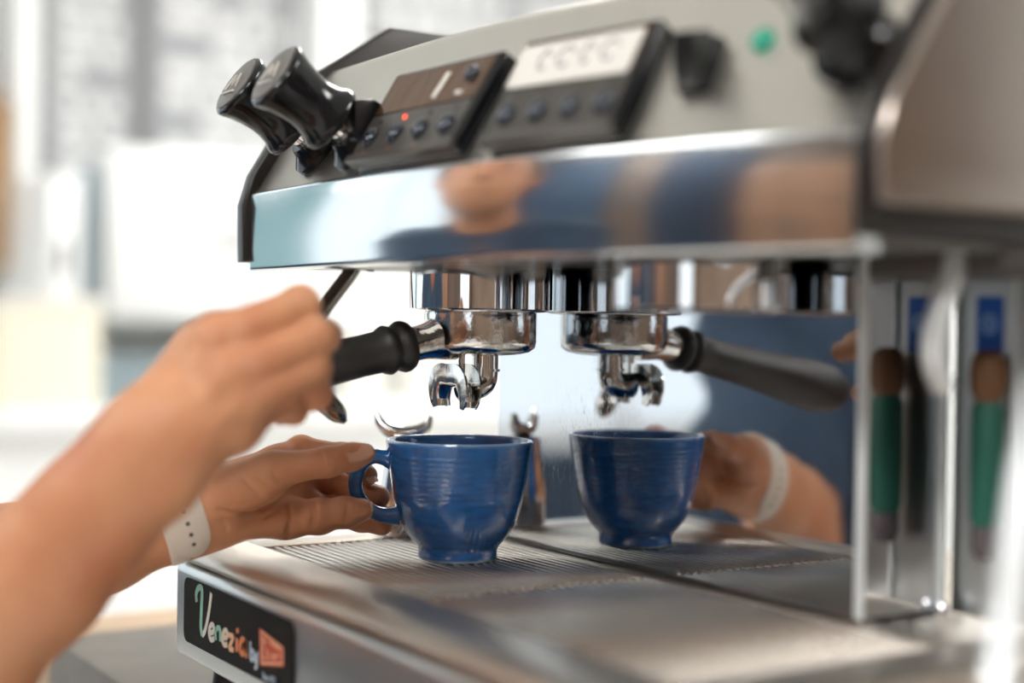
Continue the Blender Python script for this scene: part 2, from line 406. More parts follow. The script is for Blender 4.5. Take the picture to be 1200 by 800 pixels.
def cabinet(px0, px1, py0, py1, lab, doors, m='white', depth=.45):
    a = on_plane(px0, py1, (1, 0, 0), -2.5); b = on_plane(px1, py0, (1, 0, 0), -2.5)
    t = empty('wall_cabinet', lab, 'cabinet', (-2.5, (a[1] + b[1]) / 2, a[2])); w, h = b[1] - a[1], b[2] - a[2]
    obj('body', box(-depth, 0, -w / 2, w / 2, 0, h, .006), m, t)
    for k in range(doors):
        y0 = -w / 2 + w * k / doors + .008; y1 = -w / 2 + w * (k + 1) / doors - .008
        dr = obj('door', box(0, .018, y0, y1, .01, h - .01, .004), m, t); obj('handle', box(.018, .035, y1 - .04, y1 - .028, h * .4, h * .6, .003), 'darkgrey', dr)
    return t


cabinet(122, 560, 205, 378, 'large glossy white cabinet below the menu boards', 3)
tag(obj('black_post', wallbox(100, 113, 192, 420, -2.5, -2.55), 'bluegrey', None, 0), 'thin blue-grey post beside the white cabinet', 'post')
cabinet(48, 96, 205, 400, 'narrow white cabinet left of the blue-grey post', 1)
# back bar with things on it
zb = on_plane(200, 480, (1, 0, 0), -2.3)[2]
tb = empty('back_bar', 'long white back bar counter along the white wall', 'counter', (-2.6, 1.0, Z_FLOOR))
obj('worktop', box(-.39, .32, -1.6, 1.5, zb - Z_FLOOR - .04, zb - Z_FLOOR, .005), 'white', tb)
obj('front_panel', box(-.38, .28, -1.58, 1.48, .08, zb - Z_FLOOR - .04), 'white', tb, 0)
obj('plinth', box(-.38, .24, -1.58, 1.48, 0, .08), 'darkgrey', tb, 0)
pc = on_plane(55, 470, (1, 0, 0), -2.3)
tc_ = empty('storage_bin', 'cream plastic storage bin on the back bar', 'bin', (-2.38, pc[1], zb))
obj('bin_body', join(prism(rounded(-.08, .08, -.115, .115, .03), 0, .21)), 'cream', tc_); obj('lid', prism(rounded(-.085, .085, -.12, .12, .03), .21, .235, bev=0), 'offwhite', tc_)
cupm = None
for k, nth in enumerate(('leftmost', 'second from left', 'third from left', 'fourth from left', 'rightmost')):
    px = 128 + k * 32
    y = on_plane(px, 470, (1, 0, 0), -2.36)[1]
    if cupm is None: o = obj('drinking_glass', lathe([(.0, 0), (.026, 0), (.031, .11), (.028, .11), (.024, .006), (0, .006)], 20), 'bluegrey'); cupm = o.data
    else: o = obj('drinking_glass', cupm, None)
    o.location = (-2.36, y, zb + .0005); tag(o, 'blurred blue-grey tumbler on the back bar, %s in its row of five' % nth, 'glass', 'tumblers on the back bar')
for k, (px, lab) in enumerate(((420, 'white canister behind the portafilter handle'), (490, 'white canister beside the group head, on the back bar'), (330, 'white canister behind the raised hand'))):
    y = on_plane(px, 470, (1, 0, 0), -2.45)[1]
    t = empty('canister', lab, 'canister', (-2.45, y, zb + .0005), 'white canisters on the back bar')
    obj('jar_body', lathe([(0, 0), (.06, 0), (.062, .01), (.062, .17), (.05, .18), (0, .18)], 24), 'offwhite', t); obj('lid', lathe([(0, .18), (.055, .18), (.055, .2), (.012, .205), (.012, .225), (0, .226)], 24), 'white', t)

# ------------------------------------------------------------------ counter under the machine
tcn = empty('bar_counter', 'dark grey-brown bar counter with beige edging under the coffee machine', 'counter', (.6, .3, Z_FLOOR))
ZC = -.11
obj('worktop', box(-1.01, 1.6, -.432, .35, ZC - Z_FLOOR - .04, ZC - Z_FLOOR, .003), 'counter', tcn)
obj('edging', box(-1.08, -1.01, -.432, .35, ZC - Z_FLOOR - .055, ZC - Z_FLOOR - .0005, .003), 'edging', tcn)
obj('front_panel', box(-.97, 1.56, -.39, .32, .06, ZC - Z_FLOOR - .04), 'wood', tcn, 0)
obj('plinth', box(-.95, 1.54, -.35, .30, 0, .06), 'darkgrey', tcn, 0)

# ------------------------------------------------------------------ the espresso machine
XL, XR = -.12, .345
_kx = np.array([-.12, -.03, .06, .153, .22, .277, .315, .345]); _ky = np.array([-.087, -.0875, -.0855, -.0755, -.061, -.045, -.0315, -.02])
_fit = np.polyfit(_kx, _ky, 4)
yf = lambda x: float(np.polyval(_fit, x))
dyf = lambda x: float(np.polyval(np.polyder(_fit), x))
mach = empty('espresso_machine', 'steel two-group espresso machine with black knobs and mirror backsplash', 'espresso machine', (0, 0, ZC))
MO = Matrix.Translation((0, 0, -ZC))         # children are modelled in world coordinates


def mpart(name, mesh, material, smooth=40, parent=None):
    if parent is None: return obj(name, mesh, material, mach, smooth, MO)
    return obj(name, mesh, material, parent, smooth)


def sweep(prof, n=60, x0=XL, x1=XR):
    """profile of (y offset from the bowed front, z) swept along the machine; closed loop"""
    V, Fc = [], []; m = len(prof)
    for i in range(n + 1):
        x = x0 + (x1 - x0) * i / n; y = yf(x)
        for a, z in prof: V.append((x, y + a, z))
    for i in range(n):
        for k in range(m):
            k2 = (k + 1) % m; Fc.append((i * m + k, (i + 1) * m + k, (i + 1) * m + k2, i * m + k2))
    Fc.append(tuple(range(m))); Fc.append(tuple(n * m + k for k in range(m))[::-1])
    return V, Fc


mpart('fascia', sweep([(.004, .1720), (.0015, .1724), (.0006, .1735), (.0005, .1755), (.0001, .1838), (.0, .1846), (.0, .2200), (.0006, .2214), (.0022, .2224), (.006, .2227), (.012, .2227), (.012, .1720)]), 'fascia', 50)
mpart('underside', sweep([(.012, .174), (.012, .181), (.17, .181), (.17, .176)]), 'darksteel', 40)
mpart('upper_shell', sweep([(.003, .2222), (.0055, .2245), (.0355, .2735), (.0395, .2785), (.0445, .2855), (.0525, .3015), (.057, .3055), (.064, .307), (.30, .309), (.30, .19), (.02, .19)]), 'satin', 30)


def end_trim(x0, x1, dx):
    prof = [(-.0035, .178), (-.0045, .214), (.0015, .234), (.0165, .258), (.047, .304), (.100, .3400), (.305, .3400), (.305, .176)]
    y0 = yf(dx); return prism([(y0 + a, z) for a, z in prof], x0, x1, 'x', .0025, 3)


mpart('end_trim', end_trim(XL - .013, XL - .0005, XL), 'trim')
# right end: black trim and the polished end panel inside it
mpart('end_trim', end_trim(XR + .0005, XR + .006, XR), 'trim')
_py = yf(XR)
mpart('end_panel', prism([(_py + .001, .190), (_py + .0, .214), (_py + .006, .234), (_py + .050, .303), (_py + .102, .336), (_py + .298, .336), (_py + .298, .188)], XR + .0055, XR + .013, 'x', .004, 4), 'endsteel', 30)
mpart('cup_rail', join(tube([(XL + .005, .18, .335), (XR - .005, .18, .335)], .004, 10, False), tube([(XL + .005, .24, .325), (XR - .005, .24, .325)], .003, 10, False)), 'chrome')

# lower back box: mirror backsplash, right return, rear panel
MX0, MX1, MY = -.064, .2665, .067
mpart('backsplash', box(MX0, MX1, MY, MY + .0015, .001, .180, .0004, 1), 'mirror', 30)
mpart('backsplash_base_trim', box(MX0, MX1, MY - .0012, MY, .0005, .0028), 'darksteel', 30)
mpart('back_box', box(MX0 + .001, MX1 - .0025, MY + .0015, .128, .001, .180), 'darksteel', 0)
mpart('return_panel', box(MX1 - .0025, MX1, MY + .0015, .1225, .003, .180), 'mirror', 0)
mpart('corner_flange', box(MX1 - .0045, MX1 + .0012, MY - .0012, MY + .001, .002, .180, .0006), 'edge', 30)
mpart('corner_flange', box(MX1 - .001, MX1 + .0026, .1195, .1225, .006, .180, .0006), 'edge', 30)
rear = mpart('rear_panel', box(MX1 + .0005, .345, .128, .130, .001, .180, .0004, 1), 'rearsteel', 0)
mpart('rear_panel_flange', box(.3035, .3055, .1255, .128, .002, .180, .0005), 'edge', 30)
mpart('recess_cover', box(MX1 + .001, .346, .066, .128, .166, .180, .001), 'darksteel', 30)
mpart('rear_post', box(-.115, -.098, .30, .31, -.01, .19, .002), 'panel', 30)
# blue certificate sticker on the rear panel
stk = obj('sticker', prism(rounded(.2805, .2965, .129, .158, .0015), .1275, .1279, 'y'), 'sticker', rear, 0)
ring = lathe([(.0030, 0), (.0052, 0), (.0052, .0002), (.0030, .0002)], 24, True)
obj('sticker_mark', xform(ring, frame_to((0, -1, 0), (.2885, .1274, .1445))), 'sticker_mark', rear, 0)
obj('sticker_mark', xform(lathe([(0, 0), (.002, 0), (.002, .0002), (0, .0002)], 16), frame_to((0, -1, 0), (.2885, .1274, .1445))), 'sticker_mark', rear, 0)

# base with drip tray
BF = -.130
mpart('tray_front_lip', prism([(BF, -.0085), (BF - .0004, -.0060), (BF + .0015, -.0028), (BF + .006, -.0008), (BF + .014, 0), (-.088, 0), (-.0872, -.0008), (-.0872, -.010), (BF + .004, -.0095)], XL, XR + .012, 'x'), 'tray', 60)
mpart('tray_left_border', box(XL, -.0925, -.0872, .30, -.010, 0, .0012), 'tray', 40)
mpart('tray_right_border', box(.318, XR + .012, -.0872, .30, -.010, 0, .0012), 'tray', 40)
mpart('tray_rear_border', box(-.0925, .318, .0605, .30, -.010, 0, .0008), 'tray', 40)
mpart('tray_well', box(-.0925, .318, -.0872, .0605, -.030, -.022), 'black', 0)
mpart('front_panel', prism([(BF + .003, -.0105), (BF - .001, -.0125), (BF - .0015, -.016), (BF - .0015, -.064), (BF, -.0672), (BF + .003, -.0685), (.29, -.0685), (.29, -.0105)], XL - .001, XR + .012, 'x'), 'panel', 60)
for fx in (-.095, .32):
    for fy in (-.10, .26):
        mpart('foot', xform(lathe([(0, ZC), (.017, ZC), (.019, ZC + .004), (.015, -.0685), (0, -.0685)], 24), Matrix.Translation((fx, fy, 0))), 'black')

# two drip grates of round bars, each bar a piece of its own
for gi, (gx0, gx1) in enumerate(((-.0915, .1045), (.1085, .317))):
    nb = 25
    o4 = [(gx0, -.0868), (gx1, -.0868), (gx1, .060), (gx0, .060)]; i4 = [(gx0 + .0022, -.0846), (gx1 - .0022, -.0846), (gx1 - .0022, .0578), (gx0 + .0022, .0578)]
    FV = [(x, y, z) for z in (-.0085, -.0034) for x, y in o4 + i4]; FF = []
    for k in range(4):
        k2 = (k + 1) % 4; FF += [(k, k2, 8 + k2, 8 + k), (4 + k2, 4 + k, 12 + k, 12 + k2), (8 + k, 8 + k2, 12 + k2, 12 + k), (k2, k, 4 + k, 4 + k2)]
    gr = mpart('drip_grate', (FV, FF), 'tray', 30)
    obj('cross_rail', box((gx0 + gx1) / 2 - .0011, (gx0 + gx1) / 2 + .0011, -.0846, .0578, -.0085, -.0034), 'tray', gr, 0)
    bar = tube([(gx0, 0, 0), (gx0 + .001, 0, 0), (gx1 - .001, 0, 0), (gx1, 0, 0)], [.0010, .0014, .0014, .0010], 10, False)
    bme = None
    for k in range(nb):
        y = -.0850 + k * (.1432 / (nb - 1))
        if bme is None: o = obj('bar', bar, 'barsteel', gr); bme = o.data
        else: o = obj('bar', bme, None, gr, 0)
        o.location = (0, y, -.0018)
# notched seam between the grates
nme = None
for k in range(19):
    if nme is None: o = mpart('grate_stud', box(.1048, .1082, -.0016, .0016, -.004, -.0012, .0008), 'tray'); nme = o.data
    else: o = obj('grate_stud', nme, None, mach, 0)
    o.matrix_local = MO @ Matrix.Translation((0, -.081 + k * .0077, 0))

# badge on the front panel
BY = BF - .0018
bdg = mpart('badge', prism(rounded(-.1065, .057, -.0565, -.0172, .006), BY, BY - .0006, 'y'), 'badge', 0)


def bp(px, py):                   # a point of the badge drawing (enlarged crop) on the badge face
    q = on_plane(210 + px / 6.153, 670 + py / 6.153, (0, 1, 0), BY - .0006); return (q[0], q[2])


def stroke(pts, w, m, name):
    P = [np.array(bp(*p)) for p in pts]; P = catmull(P, 5) if len(P) > 2 else P
    P = [np.array(p) for p in P]; V, Fc = [], []; n = len(P)
    for i in range(n):
        t = P[min(i + 1, n - 1)] - P[max(i - 1, 0)]; t /= np.linalg.norm(t) + 1e-12; s = np.array([-t[1], t[0]]) * w / 2
        for q in (P[i] + s, P[i] - s): V.append((q[0], BY - .0008, q[1]))
        for q in (P[i] + s, P[i] - s): V.append((q[0], BY - .0005, q[1]))
    for i in range(n - 1):
        a, b = 4 * i, 4 * i + 4; Fc += [(a, a + 1, b + 1, b), (a + 2, b + 2, b + 3, a + 3), (a, b, b + 2, a + 2), (a + 1, a + 3, b + 3, b + 1)]
    Fc += [(0, 2, 3, 1), (4 * n - 4, 4 * n - 3, 4 * n - 1, 4 * n - 2)]
    return obj(name, (V, Fc), m, bdg, 0)


def letter(strokes, w, m):
    for s in strokes: stroke(s, w, m, 'letter')


letter([[(128, 215), (124, 160), (138, 118), (158, 112), (166, 150), (160, 300), (158, 400), (168, 455)]], .0040, 't_green')
letter([[(168, 455), (188, 420), (208, 330), (222, 240), (232, 152)]], .0034, 't_white')
letter([[(222, 440), (246, 430), (250, 395), (236, 378), (220, 405), (218, 455), (232, 488), (252, 480)]], .0032, 't_white')
letter([[(262, 395), (264, 490)], [(264, 425), (280, 402), (296, 420), (298, 500)]], .0032, 't_green')
letter([[(318, 470), (342, 470), (348, 440), (334, 420), (316, 445), (314, 495), (328, 525), (348, 520)]], .0032, 't_cream')
letter([[(358, 455), (392, 470), (362, 545), (394, 560)]], .0030, 't_peach')
letter([[(418, 478), (416, 575)], [(420, 405), (424, 440)]], .0036, 't_orange')
letter([[(478, 500), (458, 485), (442, 515), (442, 565), (458, 590), (474, 560), (480, 495), (478, 580), (490, 605)]], .0034, 't_orange')
letter([[(513, 500), (515, 630)], [(515, 575), (530, 565), (538, 590), (532, 630), (516, 632)]], .0022, 't_blue')
letter([[(545, 585), (549, 640), (556, 650)], [(566, 575), (562, 640), (558, 685), (545, 690)]], .0022, 't_blue')
plate_poly = [bp(580, 400), bp(755, 545), bp(755, 682), bp(586, 676)]
obj('red_plate', prism([plate_poly[i] for i in (3, 2, 1, 0)], BY - .0009, BY - .0005, 'y'), 't_red', bdg, 0)
BY -= .0003
for s in ([(590, 424), (747, 553)], [(747, 553), (747, 663)], [(747, 663), (594, 657)], [(594, 657), (590, 424)]): stroke(s, .0011, 't_peach', 'plate_border')
for s in ([(618, 480), (605, 475), (601, 498), (612, 512), (620, 500)], [(626, 485), (627, 512)], [(615, 530), (603, 545), (603, 615), (618, 625)], [(630, 545), (630, 630)], [(624, 565), (640, 572)],
          [(650, 575), (650, 635)], [(676, 585), (678, 635)], [(678, 588), (692, 630)], [(694, 590), (693, 632)], [(706, 600), (724, 605)], [(650, 505), (675, 522), (700, 540), (725, 560)]):
    stroke(s, .0010, 't_peach', 'plate_mark')
BY += .0003
fc = bpy.data.curves.new('since', 'FONT'); fc.body = 'Since 1971'; fc.size = .0105; fc.extrude = .0001; fc.space_character = .95
fo = bpy.data.objects.new('lettering', fc); COL.objects.link(fo); bpy.context.view_layer.update()
dg = bpy.context.evaluated_depsgraph_get(); tm = bpy.data.meshes.new_from_object(fo.evaluated_get(dg)); bpy.data.objects.remove(fo)
_s0 = bp(603, 722)
o = obj('lettering', tm, 't_blue', bdg, 0); o.data.materials.clear(); o.data.materials.append(M['t_blue'])
_wd = max(v.co.x for v in tm.vertices); _s1 = bp(692, 765); sx = (_s1[0] - _s0[0]) / _wd
o.matrix_local = Matrix(((sx, 0, 0, _s0[0]), (0, 0, -1, BY - .0008), (0, .55, 0, _s0[1] - .0035), (0, 0, 0, 1)))


# things on the slanted face
_dirs = np.array([.036, .058]); _dirs = _dirs / np.linalg.norm(_dirs)


def slant(x, s, lift=0.):
    """local frame on the slanted control face: x along the machine, y up the slope, z outwards"""
    t = Vector((1, dyf(x), 0)).normalized(); up = Vector((0, _dirs[0], _dirs[1])); up = (up - t * up.dot(t)).normalized(); n = t.cross(up)
    o = Vector((x, yf(x) + .0035 + _dirs[0] * s, .222 + _dirs[1] * s)) + n * lift
    return Matrix(((t.x, up.x, n.x, o.x), (t.y, up.y, n.y, o.y), (t.z, up.z, n.z, o.z), (0, 0, 0, 1)))


def control_panel(x0, x1, s0, s1, paper):
    w, h = x1 - x0, s1 - s0
    mx = slant((x0 + x1) / 2, s0)
    p = obj('control_panel', prism(rounded(-w / 2, w / 2, 0, h, .003), -.004, .0075, 'z', .0015, 2), 'gloss', mach, 40, MO @ mx)
    obj('key_strip', prism(rounded(-w / 2 + .003, w / 2 - .006, .005, h * .50, .002), .0075, .0079), 'panelgrey', p, 0)
    obj('base_ledge', box(-w / 2 + .001, w / 2 - .002, -.001, .004, .002, .0095, .0008), 'panelgrey', p)
    obj('display', prism(rounded(-w / 2 + .003, w / 2 - .006, h * .52, h - .003, .002), .0075, .0079), 'glasspanel', p, 0)
    bme = lme = None
    for k in range(4):
        bx = -w / 2 + w * (.14 + .235 * k)
        if bme is None:
            dome = lathe([(.0062, 0), (.0060, .0018), (.0046, .0032), (.0024, .0040), (0, .0042)], 20); o = obj('button', xform(dome, Matrix.Diagonal((.85, 1.05, 1, 1))), 'button', p); bme = o.data
        else: o = obj('button', bme, None, p, 0)
        o.location = (bx, h * .24, .0079)
        o = obj('indicator', lathe([(0, 0), (.0014, 0), (.0013, .0005), (0, .0006)], 12), 'redled' if (k == 1 and not paper) else 'darkled', p); o.location = (bx, h * .24 + .0115, .0079)
        if k < 3 and not paper: obj('key_symbol', xform(lathe([(.0009, 0), (.0016, 0), (.0016, .0002), (.0009, .0002)], 10, True), Matrix.Translation((bx, h * .24 - .0105, .0079))), 'print_orange', p, 0)
    if paper:
        obj('paper_label', prism(rounded(-w / 2 + .002, w / 2 - .008, h * .51, h - .005, .002), .0080, .0084), 'paper', p, 0)
        for k in range(4):        # blurred handwriting: five loose loops
            cx = -w / 2 + w * (.24 + .16 * k); cy = h * .75
            pts = [(cx + .005 * math.cos(a) * (1 if k % 2 else .6), cy + .006 * math.sin(a), .0085) for a in np.linspace(.3, 5.4, 14)]
            obj('handwriting', tube(pts, .0007, 6, False), 'ink', p)
    else:
        o = obj('button', bme, None, p, 0); o.location = (w * .315, h * .78, .0079); o.scale = (.8, .8, 1)
        obj('sticker_strip', xform(box(-.0022, .0022, -.0085, .0085, 0, .0003), Matrix.Translation((w * .06, h * .73, .0079)) @ Matrix.Rotation(-.12, 4, 'Z')), 'paper', p, 0)
        obj('sticker_strip', xform(box(-.0032, .0032, -.0012, .0012, 0, .0003), Matrix.Translation((w * .27, h * .60, .0079))), 'paper', p, 0)
    return p


control_panel(.0215, .1275, .004, .066, False)
control_panel(.1445, .2345, .004, .068, True)


def knob(x, s):
    mx = slant(x, s)
    k = obj('steam_knob', lathe([(0, .019), (.0165, .019), (.0198, .0205), (.0204, .023), (.0194, .0255), (.0172, .0290), (.0160, .0355), (.0160, .0410), (.0170, .0485), (.0186, .0555), (.0203, .0600), (.0205, .0620), (.0192, .0636), (0, .0640)], 40), 'gloss', mach, 60, MO @ mx)
    obj('cap', lathe([(0, .0638), (.0176, .0638), (.0172, .0646), (0, .0656)], 36), 'capgrey', k)
    obj('stem', lathe([(0, .004), (.0075, .004), (.0075, .019), (0, .019)], 24), 'chrome', k)
    obj('collar', lathe([(0, -.002), (.0195, -.002), (.0195, .003), (.0130, .008), (.0115, .012), (0, .012)], 32), 'gloss', k)
    for pts in ([(-.008, -.004), (-.004, .006), (.0, -.002), (.004, .006), (.008, -.004)], [(-.009, -.007), (.009, -.007)]):
        obj('cap_symbol', tube([(a, b, .0657) for a, b in pts], .0006, 6, False), 'paper', k)
    return k


knob(.001, .026); knob(-.055, .028); knob(.327, .040)


def switch(x, s):
    mx = slant(x, s)
    b = obj('rocker_switch', box(-.008, .008, -.014, .014, -.003, .006, .001), 'gloss', mach, 40, MO @ mx)
    obj('rocker', prism([(-.0125, .006), (.0125, .006), (.0115, .013), (.004, .0215), (-.0105, .0115)], -.0065, .0065, 'x', .001, 2), 'black', b)


switch(.0115, .034); switch(.2560, .040)
lp = obj('power_lamp', lathe([(0, -.002), (.0056, -.002), (.0056, .002), (.0040, .0034), (0, .0040)], 20), 'greenled', mach, 40, MO @ slant(.2795, .0525))

# groups
GX, GY, GZ = -.005, .0165, .1486


def group_head(x):
    g = mpart('group_head', xform(lathe([(.0300, GZ - .001), (.0425, GZ), (.0438, GZ + .0012), (.0438, .1795), (.030, .1795)], 96), Matrix.Translation((x, GY, 0))), 'chrome', 40)
    obj('gasket_ring', xform(lathe([(.0305, GZ - .0005), (.0335, GZ - .0005), (.0335, GZ + .006), (.0305, GZ + .006)], 64, True), Matrix.Translation((x, GY, 0))), 'darksteel', g)
    obj('shower_screen', xform(lathe([(0, GZ + .001), (.0305, GZ + .001), (.0305, GZ + .004), (0, GZ + .004)], 48), Matrix.Translation((x, GY, 0))), 'chrome', g)
    return g


group_head(GX); group_head(.205)

# steam pipes and small fittings
w1 = mpart('steam_wand', tube([at(420, 300, .975), at(412, 318, .97), at(394, 342, .965), at(377, 365, .96), at(352, 402, .955), at(345, 428, .955), at(356, 446, .955), at(372, 462, .955)], .0052, 14), 'bronze')
mpart('wand_tip', tube([at(366, 455, .955), at(376, 466, .955), at(388, 477, .955), at(398, 487, .955), at(405, 495, .955)], [.0052, .0068, .0072, .0058, .0014], 16), 'bronze')
mpart('wand_lever', tube([at(424, 313, .97), at(434, 313, .97), at(440, 315, .97)], [.002, .0032, .0022], 12), 'bronze')
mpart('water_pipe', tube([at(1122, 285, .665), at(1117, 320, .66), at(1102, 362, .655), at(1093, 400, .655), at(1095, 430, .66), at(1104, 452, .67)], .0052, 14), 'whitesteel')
gp = at(1152, 400, .70)
gpy = .1155; gpx = .2985
mpart('pipe_grip', xform(lathe([(0, -.012), (.006, -.012), (.0085, -.006), (.0092, .002), (.0078, .010), (.004, .013), (0, .013)], 24), Matrix.Translation((gpx, gpy, .119))), 'brown', 60)
mpart('pipe_sleeve', xform(lathe([(0, 0), (.0052, 0), (.0076, .006), (.0080, .03), (.0078, .058), (.006, .062), (0, .062)], 24), Matrix.Translation((gpx, gpy, .046))), 'green', 60)
mpart('pipe_nozzle', xform(lathe([(0, 0), (.0045, .001), (.0066, .006), (.0068, .016), (0, .016)], 24), Matrix.Translation((gpx, gpy, .032))), 'purple', 60)
mpart('drain_stud', xform(lathe([(0, 0), (.004, 0), (.004, .004), (.002, .007), (0, .0075)], 16), Matrix.Translation((.271, .1175, .0005))), 'chrome')
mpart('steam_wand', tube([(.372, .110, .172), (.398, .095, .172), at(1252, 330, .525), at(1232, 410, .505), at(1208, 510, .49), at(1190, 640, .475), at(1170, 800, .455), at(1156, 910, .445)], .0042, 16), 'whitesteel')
mpart('wand_joint', xform(lathe([(0, -.011), (.008, -.008), (.011, 0), (.008, .008), (0, .011)], 24), Matrix.Translation((.366, .113, .172))), 'darksteel', 60)

# ------------------------------------------------------------------ portafilter locked into the left group
pf = empty('portafilter', 'chrome double-spout portafilter with black rubber handle locked in the group', 'portafilter', (GX, GY, .086))
PM = Matrix.Translation((-GX, -GY, -.086))


def ppart(name, mesh, m, smooth=40, parent=None):
    if parent is not None: return obj(name, mesh, m, parent, smooth)
    return obj(name, mesh, m, pf, smooth, PM)


TG = Matrix.Translation((GX, GY, 0))
ppart('basket', xform(lathe([(.0285, .1478), (.0344, .1478), (.0347, .146), (.0346, .1300), (.0335, .1265), (.0300, .1240), (.024, .1226), (.010, .1215), (0, .1215)], 72), TG), 'wornchrome', 50)
ppart('coffee_cake', xform(lathe([(0, .140), (.0284, .140), (.0284, .1455), (0, .1455)], 32), TG), 'brown', 30)
hd = np.array([0, -.0924, -.0196]); hd = hd / np.linalg.norm(hd); h0 = np.array([GX, -.0149, .1314]) - hd * .004
hp = lambda t: h0 + hd * t
ppart('neck', tube([hp(-.006), hp(.004), hp(.010), hp(.018), hp(.030)], [.0150, .0128, .0112, .0106, .0108], 32), 'wornchrome', 50)
HM = frame_to(tuple(hd), tuple(hp(0)))
ppart('handle', xform(lathe([(0, .0215), (.0112, .0215), (.0142, .0232), (.0154, .0258), (.0154, .0278), (.0142, .0304), (.0118, .0322), (.0118, .0334), (.0138, .0350), (.0148, .0376), (.0138, .0404), (.0124, .0424), (.0122, .055), (.0130, .080), (.0145, .105), (.0165, .130), (.0176, .150), (.0168, .166), (.0130, .176), (.006, .180), (0, .181)], 48), HM), 'rubber', 60)
# elbow and the two open spouts
ppart('spout_elbow', tube([(GX + .001, GY + .003, .1235), (GX + .001, GY + .003, .114), (GX + .001, GY + .002, .1065), (GX + .001, GY - .003, .1030), (GX + .001, GY - .014, .1025)], .0083, 24), 'spout', 60)
ppart('elbow_collar', xform(lathe([(.0080, .1120), (.0094, .1120), (.0094, .1135), (.0080, .1135)], 32, True), Matrix.Translation((GX + .001, GY + .003, 0))), 'spout')
ppart('centre_screw', tube([(GX + .001, GY - .0135, .1235), (GX + .001, GY - .0135, .108)], .0022, 12, False), 'spout')


def spout_channel(sgn):
    """open U-shaped channel curling out from the centre and down"""
    ox, oy, oz = GX + .0010, GY - .018, .1030
    path = [(.0, .0058), (.0030, .0060), (.0070, .0061), (.0120, .0048), (.0163, -.0005), (.0182, -.0075), (.0172, -.0135)]
    P = catmull(path, 6); V, Fc = [], []; n = len(P)
    ang = np.radians(np.linspace(180, 360, 11)); bw = .42
    prof_o = [(-1, .55), (-1, .2)] + [(math.cos(t), -.22 + .26 * math.sin(t)) for t in ang] + [(1, .2), (1, .55)]
    prof_i = [(.78, .55), (.78, .2)] + [(.78 * math.cos(t), -.16 + .20 * math.sin(t)) for t in ang[::-1]] + [(-.78, .2), (-.78, .55)]
    sec = prof_o + prof_i; m = len(sec)
    for i, p in enumerate(P):
        t = P[min(i + 1, n - 1)] - P[max(i - 1, 0)]; t /= np.linalg.norm(t); nrm = np.array([-t[1], t[0]])   # outer side of the bend
        q = max(0., (i / (n - 1) - .58) / .42); w = .0058 * (1 - .18 * q); dp = .0140 * (1 - .58 * q ** 1.4); sh = -.0030 * q
        for a, b in sec:
            V.append((ox + sgn * (p[0] + nrm[0] * (b * dp + sh)), oy + a * w, oz + p[1] + nrm[1] * (b * dp + sh)))
    for i in range(n - 1):
        for k in range(m): k2 = (k + 1) % m; Fc.append((i * m + k, i * m + k2, (i + 1) * m + k2, (i + 1) * m + k))
    for b in ((n - 1) * m,):
        for k in range(len(prof_o) - 1): Fc.append((b + k, b + k + 1, b + m - 2 - k, b + m - 1 - k))
    if sgn < 0: Fc = [f[::-1] for f in Fc]
    return V, Fc


ppart('spout', spout_channel(1), 'spout', 50); ppart('spout', spout_channel(-1), 'spout', 50)

# ------------------------------------------------------------------ blue cup
cup = empty('coffee_cup', 'cobalt blue ceramic coffee cup on the drip grate under the portafilter', 'cup', (0, 0, -.0003))
pts = [(.0205, 0), (.0232, 0), (.0240, .0010), (.0238, .0050), (.0246, .0075), (.0275, .0108), (.0315, .0160), (.0348, .0215), (.0372, .0285), (.0388, .0350), (.0402, .0430), (.0416, .0520), (.0430, .0610), (.0440, .0680), (.04435, .0702), (.0440, .0712), (.0430, .0715), (.0420, .0709), (.0412, .0680), (.0400, .0600), (.0380, .0450), (.0345, .0290), (.0270, .0150), (.0140, .0090), (0, .0080)]
prof = []
for i in range(len(pts) - 1):
    (r0, z0), (r1, z1) = pts[i], pts[i + 1]; ns = 10 if 9 <= i <= 12 else 2
    for s in range(ns):
        t = s / ns; r, z = r0 + (r1 - r0) * t, z0 + (z1 - z0) * t
        if 8 <= i <= 12: r += .00006 * math.sin(z * 2100) * min(1, (z - .03) / .01) * (1 if .035 < z < .064 else 0)
        prof.append((r, z))
prof.append((0, .0080))
obj('cup_body', lathe([(0, .003), (.0195, .003)] + prof, 96), 'cup', cup, 50)
hpts = [at(461, 541, .899), at(450, 536, .898), at(437, 535, .897), at(425, 543, .896), at(418, 557, .895), at(417, 573, .895), at(424, 588, .896), at(437, 599, .897), at(452, 604, .898), at(468, 604, .899)]
obj('handle', tube([p - np.array([0, 0, -.0003]) for p in hpts], [.0056, .0048, .0044, .0043, .0043, .0043, .0043, .0044, .0049, .0060], 20), 'cup', cup, 60)

# small steel pitcher behind the cup, only its crescent lip shows
ppx = at(474, 509, 1.0)
pit = empty('milk_pitcher', 'small steel pitcher whose curved chrome lip shows behind the blue cup', 'pitcher', (ppx[0], ppx[1], .0003))
pz = ppx[2] - .0003
obj('pitcher_body', lathe([(0, 0), (.015, 0), (.0165, .002), (.0165, .025), (.0125, pz - .016), (.0118, pz - .004), (.0105, pz - .004), (.0112, pz - .016), (.0150, .025), (.0140, .004), (0, .004)], 36), 'pitcher', pit, 50)
obj('crescent_lip', tube([at(x, y, 1.0) - np.array([ppx[0], ppx[1], .0003]) for x, y in ((441, 482), (446, 495), (457, 504), (474, 508), (490, 505), (500, 498), (504, 487))], [.0012, .0036, .0050, .0054, .0050, .0040, .0026], 16), 'pitcher', pit, 60)

# ------------------------------------------------------------------ signed-distance modelling for the person
def smin(a, b, k):
    h = np.maximum(k - np.abs(a - b), 0) / k
    return np.minimum(a, b) - h * h * k * .25


